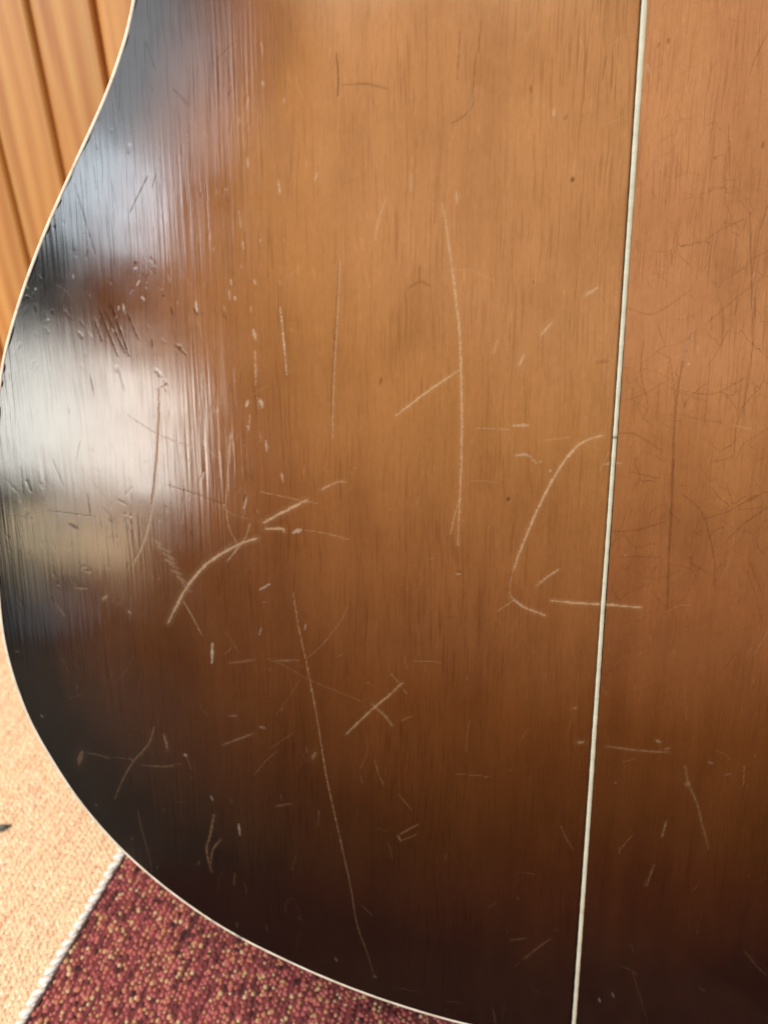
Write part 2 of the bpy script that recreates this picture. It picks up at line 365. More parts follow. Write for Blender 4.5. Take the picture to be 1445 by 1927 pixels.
tn = np.roll(OUTF, -1, 0) - np.roll(OUTF, 1, 0); tn /= np.linalg.norm(tn, axis=1)[:, None]
NRMF = np.stack([tn[:, 1], -tn[:, 0]], 1)                                            # points inwards
if NRMF[len(CTRL_L) * 5][0] < 0: NRMF = -NRMF
BW = .00132                                                                         # binding width
INNF = OUTF + NRMF * BW
itop = (len(CTRL_L) - 1) * 10
INNL = INNF[:itop + 1]; INNR = np.vstack([INNF[itop:], INNF[:1]])[::-1]
OUTL = OUTF[:itop + 1]; OUTR = np.vstack([OUTF[itop:], OUTF[:1]])[::-1]
ilow = int(np.argmin(INNR[:, 1]))
def mono(c): return np.maximum.accumulate(c + np.arange(len(c)) * 1e-10)
def edge_u(v, side):
    """half width of the leaf at height v (positive)"""
    return -np.interp(v, mono(INNL[:, 1]), INNL[:, 0]) if side < 0 else np.interp(v, mono(INNR[ilow:, 1]), INNR[ilow:, 0])
def inner_u(v):
    """where the right leaf starts below the end of the centre line"""
    return np.interp(v, INNR[:ilow + 1, 1][::-1], INNR[:ilow + 1, 0][::-1])
VB = {-1: INNL[0, 1] + 2e-5, 1: INNR[ilow, 1] + 2e-5}; VT = min(INNL[-1, 1], INNR[-1, 1]) - 2e-5

MARKS = [
('T', 0.86, 0.80, [(-55.5, 307.6), (-54.1, 300.9), (-52.4, 290.2), (-50.5, 277.8), (-49.2, 265.1), (-48.6, 252.1), (-48.2, 238.7), (-48.2, 225.0), (-48.5, 214.5), (-48.7, 202.9)]),
('T', 0.52, 0.60, [(-48.2, 219.8), (-50.0, 212.7), (-51.2, 206.5)]),
('T', 1.03, 0.70, [(-49.1, 259.4), (-56.6, 254.5), (-63.2, 249.5), (-69.0, 245.0)]),
('T', 0.69, 0.45, [(-72.4, 309.2), (-74.5, 303.2), (-75.5, 298.0)]),
('W', 0.52, 0.80, [(-104.8, 278.2), (-104.2, 269.9), (-103.4, 257.6)]),
('W', 0.43, 0.40, [(-86.1, 291.9), (-87.4, 271.5), (-88.6, 255.2), (-89.2, 237.6)]),
('K', 0.52, 0.50, [(-86.6, 291.1), (-87.9, 271.5), (-89.1, 255.2), (-89.6, 245.2)]),
('T', 1.03, 0.95, [(-3.6, 239.0), (-8.5, 237.5), (-12.6, 234.6), (-17.3, 227.7), (-21.9, 218.2), (-25.7, 208.4), (-28.8, 199.4), (-30.0, 194.8)]),
('K', 0.52, 0.35, [(-30.9, 193.9), (-31.5, 187.1)]),
('T', 0.52, 0.40, [(-30.0, 195.2), (-31.1, 190.2), (-31.3, 187.1), (-30.7, 184.9)]),
('T', 1.03, 0.90, [(-30.9, 185.2), (-26.3, 181.5), (-19.1, 178.6)]),
('T', 0.52, 0.50, [(-30.0, 183.7), (-34.8, 180.0)]),
('T', 1.03, 1.00, [(-17.4, 183.8), (-7.9, 182.9), (1.0, 182.4), (12.6, 181.4)]),
('T', 0.86, 0.80, [(-15.5, 194.5), (-18.9, 192.1), (-22.3, 189.0)]),
('T', 1.38, 0.60, [(-8.1, 284.0), (-11.9, 281.5)]),
('T', 1.21, 0.60, [(-21.5, 273.7), (-24.6, 269.9)]),
('T', 1.21, 0.60, [(-29.7, 263.8), (-31.2, 260.3)]),
('T', 1.03, 0.40, [(-38.1, 268.3), (-39.1, 264.3)]),
('W', 1.38, 0.45, [(-32.2, 242.1), (-27.2, 242.1)]),
('W', 0.52, 0.30, [(-43.9, 241.1), (-33.0, 240.8)]),
('W', 1.03, 0.45, [(-31.3, 232.3), (-28.5, 232.8), (-25.9, 232.0)]),
('W', 0.86, 0.35, [(-26.2, 231.6), (-24.1, 229.9)]),
('W', 1.03, 0.40, [(-23.3, 230.6), (-22.8, 230.3)]),
('W', 1.03, 0.50, [(-20.1, 227.7), (-19.4, 227.4)]),
('T', 0.52, 0.35, [(-21.9, 237.4), (-14.1, 238.3)]),
('T', 0.52, 0.30, [(-1.6, 233.7), (-4.0, 227.7)]),
('W', 1.21, 0.35, [(-2.5, 229.8), (2.6, 230.1)]),
('T', 1.38, 1.00, [(-147.1, 173.1), (-144.3, 178.4), (-139.7, 186.3), (-133.2, 194.0), (-126.6, 198.8), (-120.1, 202.3), (-114.9, 204.0)]),
('T', 0.69, 0.60, [(-120.1, 202.3), (-125.3, 195.9)]),
('T', 0.69, 0.50, [(-117.2, 209.1), (-118.0, 205.8), (-119.6, 203.0)]),
('T', 1.38, 0.95, [(-112.4, 209.4), (-106.4, 212.9), (-98.0, 217.3)]),
('T', 0.86, 0.60, [(-93.5, 220.7), (-87.9, 223.4), (-85.3, 223.6)]),
('T', 1.21, 0.85, [(-112.2, 207.4), (-106.6, 207.5), (-105.7, 206.6)]),
('W', 1.55, 0.70, [(-103.1, 206.1), (-99.9, 207.4)]),
('T', 0.52, 0.40, [(-98.6, 207.1), (-92.5, 206.3), (-83.8, 204.1)]),
('T', 0.52, 0.35, [(-113.2, 219.9), (-101.0, 217.4), (-94.1, 216.1)]),
('T', 0.86, 0.70, [(-122.4, 238.1), (-123.2, 229.4)]),
('T', 0.52, 0.45, [(-123.3, 229.4), (-124.3, 220.6), (-124.9, 214.4), (-124.0, 207.1), (-121.9, 202.6)]),
('T', 0.86, 0.80, [(-144.8, 252.7), (-145.8, 241.3), (-147.6, 227.3), (-150.2, 212.9), (-153.8, 201.8), (-158.1, 193.8)]),
('K', 0.52, 0.70, [(-144.8, 253.2), (-145.6, 241.3), (-147.6, 227.3), (-149.9, 214.7)]),
('K', 0.34, 0.60, [(-144.4, 253.4), (-141.9, 254.9)]),
('K', 0.52, 0.55, [(-143.3, 221.2), (-134.5, 218.6), (-124.0, 214.9)]),
('T', 0.43, 0.40, [(-156.0, 244.6), (-145.8, 238.2), (-135.4, 234.5)]),
('T', 1.21, 0.20, [(-150.4, 202.6), (-147.8, 201.0)]),
('T', 1.38, 0.23, [(-148.9, 200.4), (-144.8, 198.5)]),
('T', 1.55, 0.26, [(-147.4, 198.3), (-143.5, 195.9)]),
('T', 1.21, 0.29, [(-146.8, 196.0), (-143.1, 194.3)]),
('T', 1.38, 0.20, [(-145.3, 194.6), (-141.7, 192.4)]),
('T', 1.55, 0.23, [(-144.7, 192.3), (-141.3, 190.7)]),
('T', 1.21, 0.26, [(-143.2, 190.1), (-140.0, 188.1)]),
('T', 1.38, 0.29, [(-141.6, 187.9), (-138.6, 185.5)]),
('T', 1.55, 0.20, [(-141.0, 186.4), (-138.1, 184.6)]),
('T', 0.52, 0.55, [(-141.3, 181.4), (-138.0, 174.8), (-135.5, 169.0)]),
('T', 0.60, 0.60, [(-103.3, 185.4), (-101.8, 173.0), (-99.7, 161.4), (-97.8, 149.6), (-95.7, 135.4), (-93.7, 118.7), (-91.5, 105.9), (-87.9, 86.2), (-85.1, 70.3), (-82.9, 54.0), (-79.4, 42.2), (-76.4, 30.5)]),
('W', 1.38, 0.30, [(-77.2, 30.7), (-75.6, 30.6)]),
('T', 0.52, 0.22, [(-99.7, 161.4), (-94.1, 166.5), (-87.6, 175.3), (-84.9, 181.1)]),
('T', 1.03, 0.22, [(-126.7, 158.9), (-117.3, 160.5)]),
('T', 0.86, 0.30, [(-109.9, 160.5), (-105.3, 160.7), (-102.1, 160.8)]),
('T', 0.52, 0.20, [(-113.5, 161.4), (-106.3, 158.3), (-99.0, 153.9), (-88.0, 149.3), (-80.6, 146.1)]),
('T', 0.43, 0.12, [(-100.8, 155.5), (-105.6, 147.3), (-110.6, 140.0)]),
('T', 0.86, 0.80, [(-66.5, 153.4), (-71.4, 148.3), (-77.0, 143.1), (-86.0, 133.4)]),
('T', 0.86, 0.50, [(-77.0, 145.1), (-72.9, 141.2), (-70.0, 137.2)]),
('T', 0.52, 0.45, [(-70.4, 156.9), (-65.0, 149.4)]),
('T', 0.69, 0.50, [(-155.1, 132.6), (-157.5, 126.1), (-164.1, 118.2), (-168.8, 110.2), (-172.1, 102.7)]),
('T', 2.41, 0.60, [(-183.0, 121.4), (-184.8, 116.1)]),
('T', 0.86, 0.35, [(-181.4, 120.9), (-177.0, 120.5), (-172.7, 119.3)]),
('T', 0.52, 0.20, [(-171.0, 119.9), (-163.0, 119.3)]),
('T', 0.69, 0.40, [(-160.2, 117.4), (-152.2, 117.4), (-146.2, 118.7)]),
('W', 1.38, 0.60, [(-144.4, 123.1), (-143.9, 121.8)]),
('T', 0.52, 0.30, [(-143.7, 121.8), (-142.4, 116.8)]),
('T', 1.03, 0.60, [(-151.5, 130.1), (-150.6, 124.2)]),
('T', 0.86, 0.70, [(-135.0, 98.6), (-136.8, 90.2), (-138.6, 83.3), (-137.3, 74.1)]),
('T', 1.03, 0.60, [(-132.9, 88.2), (-136.0, 84.1), (-137.5, 77.6)]),
('T', 0.69, 0.30, [(-141.7, 78.5), (-142.3, 76.1)]),
('T', 0.69, 0.30, [(-163.7, 98.4), (-162.8, 89.4), (-161.3, 81.5), (-160.4, 72.3)]),
('T', 1.21, 0.30, [(-167.6, 85.2), (-166.7, 86.8)]),
('W', 1.21, 0.90, [(-131.9, 166.2), (-132.5, 158.7)]),
('W', 1.03, 0.80, [(-126.0, 95.4), (-125.7, 90.5)]),
('W', 0.86, 0.50, [(-135.7, 106.5), (-135.1, 104.4)]),
('W', 0.69, 0.60, [(-91.5, 38.6), (-90.8, 36.9)]),
('W', 1.21, 0.55, [(-114.8, 186.0), (-111.1, 188.2)]),
('W', 0.86, 0.70, [(10.0, 20.0), (9.2, 22.5)]),
('W', 0.86, 0.70, [(15.1, 22.7), (14.1, 24.9)]),
('T', 0.69, 0.40, [(-128.4, 73.6), (-129.1, 68.9)]),
('T', 0.86, 0.40, [(-128.7, 52.3), (-128.6, 49.9)]),
('W', 0.69, 0.35, [(-114.6, 172.7), (-115.3, 169.7)]),
('W', 0.69, 0.35, [(-99.2, 174.5), (-99.8, 172.1)]),
('T', 1.03, 0.35, [(-130.1, 127.4), (-124.2, 130.0), (-118.8, 132.4)]),
('W', 1.38, 0.30, [(-116.8, 135.2), (-114.5, 134.4)]),
('W', 0.86, 0.25, [(-127.7, 138.8), (-124.2, 139.0)]),
('T', 0.69, 0.40, [(32.8, 122.4), (34.8, 115.0), (38.4, 107.5), (41.2, 98.8), (44.8, 88.1)]),
('W', 2.41, 0.22, [(33.5, 115.3), (35.4, 114.8)]),
('T', 0.86, 0.40, [(4.5, 130.1), (15.8, 128.4), (26.7, 127.5)]),
('T', 1.03, 0.50, [(21.6, 132.5), (23.4, 131.5)]),
('T', 1.38, 0.50, [(-5.6, 131.6), (-3.0, 131.6)]),
('T', 0.69, 0.30, [(25.1, 128.8), (26.9, 129.2)]),
('T', 0.69, 0.60, [(28.2, 100.1), (27.2, 93.5)]),
('T', 0.69, 0.45, [(25.3, 81.7), (24.2, 77.2), (23.4, 72.7)]),
('T', 0.52, 0.30, [(16.6, 94.7), (12.2, 88.1)]),
('T', 0.86, 0.35, [(-20.2, 40.4), (-15.5, 45.3), (-10.5, 49.9)]),
('T', 0.86, 0.25, [(-25.6, 48.8), (-19.7, 50.0)]),
('T', 0.69, 0.50, [(-67.9, 93.2), (-66.7, 90.8)]),
('T', 0.69, 0.50, [(-67.1, 93.7), (-63.7, 96.0), (-60.7, 97.9)]),
('T', 0.52, 0.35, [(-66.4, 91.1), (-60.8, 93.9)]),
('T', 0.52, 0.35, [(-96.3, 102.5), (-96.6, 96.5)]),
('T', 1.72, 0.35, [(-97.0, 126.0), (-98.2, 123.2)]),
('T', 0.86, 0.35, [(-111.8, 103.5), (-106.3, 104.8)]),
('T', 0.52, 0.30, [(-76.1, 123.6), (-74.8, 118.3), (-72.9, 113.5)]),
('T', 0.52, 0.25, [(-67.6, 110.0), (-62.8, 103.7)]),
('T', 0.43, 0.30, [(-105.3, 56.3), (-104.2, 54.7)]),
('T', 0.52, 0.25, [(-81.2, 62.8), (-77.3, 58.6)]),
('W', 1.21, 0.25, [(8.5, 115.9), (9.1, 115.5)]),
('T', 0.52, 0.25, [(-48.0, 118.8), (-35.8, 118.0)]),
('T', 0.52, 0.25, [(-63.3, 161.7), (-53.4, 161.3)]),
('T', 0.52, 0.30, [(-66.8, 139.1), (-63.1, 141.0)]),
('T', 0.69, 0.25, [(-69.3, 25.9), (-60.1, 24.3)]),
('T', 0.69, 0.25, [(-49.2, 20.4), (-43.7, 19.6)]),
('W', 0.52, 0.25, [(-30.8, 16.6), (-29.7, 9.8)]),
('T', 0.52, 0.35, [(63.2, 42.9), (69.2, 35.3), (74.0, 30.6)]),
('T', 0.52, 0.30, [(46.9, 27.0), (49.8, 24.9)]),
('T', 0.52, 0.25, [(21.3, 34.3), (25.4, 21.8), (29.1, 9.8)]),
('T', 0.52, 0.35, [(54.0, 122.1), (54.6, 113.6)]),
('W', 1.03, 0.25, [(40.6, 123.6), (42.9, 122.9)]),
('W', 0.86, 0.20, [(47.2, 118.4), (49.4, 118.8)]),
('T', 0.86, 0.20, [(-8.3, 144.2), (-6.4, 145.2)]),
('W', 0.69, 0.30, [(-7.4, 144.6), (-6.5, 144.2)]),
('K', 0.52, 0.95, [(-86.5, 348.8), (-86.0, 343.2), (-86.2, 337.6)]),
('K', 1.03, 0.35, [(-84.8, 340.4), (-77.8, 340.6), (-71.7, 339.1)]),
('K', 1.03, 0.35, [(-65.9, 283.3), (-61.9, 285.6), (-58.7, 284.1)]),
('K', 1.38, 0.25, [(-62.2, 285.6), (-62.0, 290.3)]),
('K', 0.52, 0.50, [(-46.6, 348.3), (-47.2, 338.6), (-47.4, 334.4), (-50.1, 331.5), (-53.1, 329.9)]),
('K', 0.43, 0.50, [(-45.4, 356.4), (-45.9, 348.3)]),
('K', 0.52, 0.50, [(-51.3, 353.8), (-51.8, 341.4)]),
('K', 0.43, 0.45, [(-57.2, 315.7), (-57.7, 302.4)]),
('K', 1.03, 0.50, [(21.3, 271.5), (19.4, 260.3), (18.5, 250.5), (18.9, 233.7), (19.9, 216.4), (20.5, 198.5), (21.6, 180.0)]),
('W', 0.43, 0.30, [(21.1, 271.2), (19.6, 261.9)]),
('K', 1.55, 0.30, [(18.9, 237.1), (19.8, 214.7)]),
('K', 0.34, 0.50, [(6.8, 268.3), (6.7, 258.7), (9.6, 248.8), (8.6, 243.8)]),
('K', 0.34, 0.35, [(1.5, 249.7), (8.0, 251.8), (15.2, 256.2)]),
('K', 0.34, 0.40, [(20.1, 252.9), (29.7, 251.8), (39.3, 256.7)]),
('K', 0.34, 0.40, [(30.9, 230.3), (37.1, 231.6), (38.3, 233.7), (38.3, 242.1), (40.1, 248.8), (40.7, 258.6), (40.7, 268.3)]),
('K', 0.43, 0.50, [(23.0, 219.9), (29.6, 214.3), (33.3, 205.7), (35.8, 196.6), (36.9, 187.4)]),
('K', 0.34, 0.50, [(39.2, 204.8), (44.3, 210.1), (51.5, 215.4)]),
('K', 0.43, 0.45, [(30.2, 211.4), (38.6, 214.2), (43.5, 217.2), (48.4, 219.8)]),
('K', 1.72, 0.35, [(44.3, 217.5), (47.6, 219.3)]),
('K', 0.43, 0.40, [(5.7, 227.2), (15.2, 225.1)]),
('K', 0.69, 0.40, [(1.4, 239.5), (5.6, 239.5), (10.9, 236.8), (15.7, 233.7)]),
('K', 0.43, 0.45, [(1.4, 207.6), (9.6, 208.1), (18.1, 210.8)]),
('K', 0.34, 0.35, [(4.2, 198.9), (10.3, 199.1), (17.4, 198.6)]),
('K', 0.34, 0.30, [(20.2, 245.5), (27.1, 243.8), (33.9, 243.0)]),
('K', 0.34, 0.35, [(27.2, 260.3), (30.1, 265.1), (32.8, 271.5)]),
('K', 0.34, 0.40, [(28.1, 196.7), (35.6, 192.0)]),
('K', 0.43, 0.45, [(33.3, 244.1), (32.7, 242.1)]),
('K', 0.43, 0.50, [(35.8, 305.3), (37.8, 290.2), (40.5, 268.3)]),
('K', 0.52, 0.50, [(41.1, 307.6), (39.4, 300.8)]),
('K', 0.52, 0.40, [(36.1, 353.6), (33.0, 346.8), (31.9, 342.6)]),
('K', 0.43, 0.45, [(23.2, 339.8), (22.4, 328.5), (22.1, 324.3)]),
('K', 0.34, 0.40, [(27.0, 329.3), (28.7, 315.6)]),
('K', 0.34, 0.35, [(23.7, 297.8), (28.2, 300.8), (34.4, 303.5)]),
('K', 0.34, 0.35, [(1.2, 277.8), (9.4, 276.2), (20.2, 283.2)]),
('K', 0.52, 0.50, [(13.1, 294.7), (13.8, 290.2)]),
('K', 1.03, 0.50, [(7.9, 351.9), (7.7, 350.5)]),
('K', 0.86, 0.50, [(23.8, 320.8), (24.2, 319.9)]),
('K', 1.21, 0.45, [(37.8, 324.9), (37.7, 322.9)]),
('K', 0.69, 0.50, [(5.3, 350.8), (4.8, 349.4)]),
('K', 1.55, 0.75, [(-17.3, 315.1), (-17.5, 313.7)]),
('K', 1.38, 0.75, [(-32.7, 219.0), (-33.0, 217.6)]),
('K', 0.86, 0.40, [(-30.8, 339.8), (-30.4, 337.7)]),
('K', 1.55, 0.30, [(-20.9, 330.7), (-19.7, 331.7)]),
('K', 0.69, 0.50, [(-27.7, 286.0), (-27.7, 285.1)]),
('K', 1.03, 0.45, [(-73.6, 256.9), (-74.1, 254.4)]),
('K', 0.69, 0.50, [(-9.6, 347.4), (-10.4, 341.2)]),
('W', 1.21, 0.40, [(-23.6, 333.5), (-23.8, 331.4)]),
('W', 0.86, 0.30, [(2.2, 345.3), (3.1, 342.5)]),
('W', 0.69, 0.70, [(21.5, 261.4), (21.2, 260.6)]),
('W', 0.86, 0.50, [(-49.0, 192.8), (-47.6, 192.9)]),
('K', 0.86, 0.60, [(-48.2, 193.8), (-47.6, 193.4)]),
('K', 1.38, 0.30, [(-7.5, 261.6), (-3.4, 261.9)]),
('K', 0.43, 0.40, [(40.7, 274.7), (39.7, 280.9)]),
('T', 0.52, 0.35, [(37.4, 242.1), (42.7, 240.8)]),
('K', 1.03, 0.30, [(12.7, 255.4), (12.8, 243.8)]),
('K', 0.69, 0.80, [(-162.8, 278.3), (-157.7, 263.5)]),
('K', 0.69, 0.80, [(-160.7, 277.5), (-155.2, 264.5)]),
('K', 0.69, 0.80, [(-158.1, 278.0), (-154.0, 263.5)]),
('K', 0.69, 0.80, [(-164.5, 274.7), (-162.6, 268.2)]),
('K', 0.69, 0.80, [(-153.6, 276.3), (-150.3, 268.2)]),
('K', 0.69, 0.80, [(-159.0, 279.6), (-156.1, 270.6)]),
('K', 0.69, 0.70, [(-138.7, 266.9), (-135.1, 263.6)]),
('K', 1.21, 0.70, [(-137.5, 266.6), (-136.9, 265.6)]),
('K', 0.69, 0.60, [(-167.4, 257.3), (-166.6, 250.5)]),
('K', 0.69, 0.50, [(-158.0, 259.9), (-156.3, 252.3)]),
('K', 0.52, 0.50, [(-150.4, 306.3), (-143.9, 316.8)]),
('K', 0.52, 0.50, [(-167.4, 314.9), (-162.5, 294.0)]),
('K', 1.03, 0.50, [(-175.1, 302.7), (-174.9, 302.0)]),
('K', 0.52, 0.45, [(-159.7, 326.0), (-159.2, 324.5)]),
('K', 0.69, 0.55, [(-171.9, 217.8), (-171.4, 209.6)]),
('K', 0.52, 0.50, [(-186.6, 211.9), (-169.8, 210.2)]),
('K', 1.55, 0.50, [(-179.4, 207.5), (-176.2, 205.8)]),
('K', 0.52, 0.50, [(-182.9, 229.3), (-180.1, 220.3)]),
('K', 0.52, 0.50, [(-194.5, 226.3), (-194.6, 217.2)]),
('K', 1.55, 0.30, [(-165.2, 209.8), (-163.5, 208.0)]),
('K', 0.69, 0.40, [(-161.5, 216.3), (-158.3, 214.5)]),
('T', 1.38, 0.50, [(-196.1, 215.3), (-195.5, 214.3)]),
('T', 0.52, 0.40, [(-200.1, 210.6), (-192.2, 209.0)]),
('T', 1.21, 0.45, [(-170.0, 180.7), (-168.1, 182.4)]),
('T', 1.03, 0.50, [(-161.1, 177.2), (-160.3, 175.9)]),
('T', 0.52, 0.40, [(-179.8, 184.6), (-175.0, 184.4)]),
('T', 0.69, 0.40, [(-187.2, 178.6), (-184.3, 174.2)]),
('T', 1.03, 0.35, [(-204.4, 159.7), (-202.8, 159.4)]),
('W', 1.03, 0.50, [(-197.3, 135.2), (-196.6, 134.2)]),
('T', 0.86, 0.35, [(-199.9, 130.1), (-199.2, 128.6)]),
('T', 1.21, 0.40, [(-179.9, 100.0), (-179.2, 98.7)]),
('W', 1.03, 0.60, [(-113.5, 271.8), (-112.9, 268.2)]),  # pale flecks at the edge of the shine: glints on ripples, painted
('W', 1.21, 0.60, [(-116.2, 249.7), (-116.6, 247.5)]),
('W', 1.38, 0.70, [(-112.3, 249.8), (-111.5, 247.6)]),
('W', 0.69, 0.50, [(-113.2, 265.0), (-113.3, 254.3)]),
('W', 0.69, 0.40, [(-115.7, 245.0), (-116.3, 239.9)]),
('W', 1.03, 0.60, [(-131.6, 226.2), (-132.9, 223.1)]),
('K', 1.03, 0.70, [(-118.0, 218.9), (-118.6, 216.3)]),
('W', 0.86, 0.60, [(-117.9, 218.1), (-118.9, 213.9)]),
('W', 0.69, 0.50, [(-108.3, 342.0), (-107.9, 340.6)]),
('W', 0.69, 0.50, [(-104.3, 314.7), (-103.9, 311.0)]),
('W', 0.52, 0.50, [(-64.7, 316.5), (-64.9, 311.4)]),
('W', 0.52, 0.50, [(-51.5, 311.3), (-51.0, 307.6)]),
('W', 0.69, 0.45, [(-113.5, 321.5), (-113.3, 318.5)]),
('W', 0.69, 0.40, [(-92.8, 316.8), (-93.3, 314.6)]),
('W', 0.86, 0.50, [(-106.0, 226.2), (-105.6, 223.0)]),
('W', 0.86, 0.45, [(-112.8, 286.6), (-112.2, 285.0)])]

def lattice(nu, nv, u0, u1, v0, v1, smooth_it=0):
    return RNG.normal(0, 1, (nv, nu)), (u0, u1, v0, v1)
def sample(lat, u, v):
    g, (u0, u1, v0, v1) = lat; nv, nu = g.shape
    x = np.clip((u - u0) / (u1 - u0) * (nu - 1), 0, nu - 1.001); y = np.clip((v - v0) / (v1 - v0) * (nv - 1), 0, nv - 1.001)
    i = x.astype(int); j = y.astype(int); x -= i; y -= j
    x = x * x * (3 - 2 * x); y = y * y * (3 - 2 * y)
    return g[j, i] * (1 - x) * (1 - y) + g[j, i + 1] * x * (1 - y) + g[j + 1, i] * (1 - x) * y + g[j + 1, i + 1] * x * y
def sst(a, b, x): t_ = np.clip((x - a) / (b - a), 0, 1); return t_ * t_ * (3 - 2 * t_)

RAG = lattice(900, 900, -.215, .215, 0, .43)
def extra_marks(side):
    """small knocks and hairlines too many to place one by one"""
    out = []
    if side < 0:
        for _ in range(300):                                                        # dents in the shiny rim area
            u = -random.uniform(95, 205); v = random.uniform(150, 358); a = random.gauss(math.pi / 2 + .25, .4); l = abs(random.gauss(0, 1.6)) + .3
            out.append(('N', random.uniform(.5, 1.3), random.uniform(.15, .7), [(u, v), (u + l * math.cos(a), v + l * math.sin(a))]))
        for _ in range(95):                                                         # a band of knocks across the top of the shine, some glints painted pale
            u = random.uniform(-197, -118); v = random.gauss(278, 7) - (u + 160) * .08; a = random.gauss(1.95, .35); l = abs(random.gauss(0, 1.6)) + .4
            out.append((random.choice('NNNKW'), random.uniform(.4, 1.0), random.uniform(.2, .8), [(u, v), (u + l * math.cos(a), v + l * math.sin(a))]))
        for _ in range(70):                                                         # flecks down its right margin: dents, and ripple glints painted pale
            u = random.gauss(-118, 7); v = random.uniform(205, 345); l = abs(random.gauss(0, 2)) + .5
            out.append((random.choice('NNW'), random.uniform(.35, .8), random.uniform(.2, .65), [(u, v), (u - l * .1, v + l)]))
        for _ in range(45):
            u = -random.uniform(110, 200); v = random.uniform(165, 350); a = random.gauss(math.pi / 2 + .15, .3); l = abs(random.gauss(0, 4)) + 1
            out.append(('K', .45, random.uniform(.15, .5), [(u, v), (u + l * math.cos(a), v + l * math.sin(a))]))
    lo, hi = (-205, -4) if side < 0 else (4, 78)
    for _ in range(260 if side < 0 else 110):                                        # hairlines
        u = random.uniform(lo, hi); v = random.uniform(8, 362); a = random.choice((random.uniform(0, math.pi), random.gauss(1.6, .3))); l = abs(random.gauss(0, 6)) + 1
        b = random.gauss(0, .25)
        out.append((random.choice('TTTWKK'), random.uniform(.28, .42), random.uniform(.05, .22), [(u, v), (u + l * .5 * math.cos(a), v + l * .5 * math.sin(a)), (u + l * .5 * (math.cos(a) + math.cos(a + b)), v + l * .5 * (math.sin(a) + math.sin(a + b)))]))
    for _ in range(150 if side < 0 else 60):                                         # specks
        u = random.uniform(lo, hi); v = random.uniform(8, 362)
        out.append((random.choice('TWKKKNN'), random.uniform(.35, .7), random.uniform(.08, .35), [(u, v), (u + random.gauss(0, .4), v + random.gauss(0, .6))]))
    if side > 0:                                                                     # crazing of the lacquer on the right leaf
        for _ in range(60):
            u = random.uniform(4, 75); v = random.triangular(130, 330, 225); a = random.choice((random.gauss(1.57, .35), random.gauss(.3, .5), random.gauss(2.9, .5))); pts = [(u, v)]
            for k in range(random.randint(2, 6)):
                a += random.choice((0, 0, random.gauss(0, .7), random.gauss(0, .25))); l = random.uniform(1.2, 5); u += l * math.cos(a); v += l * math.sin(a); pts.append((u, v))
            out.append(('C', .30, random.uniform(.08, .36), pts))
    return out

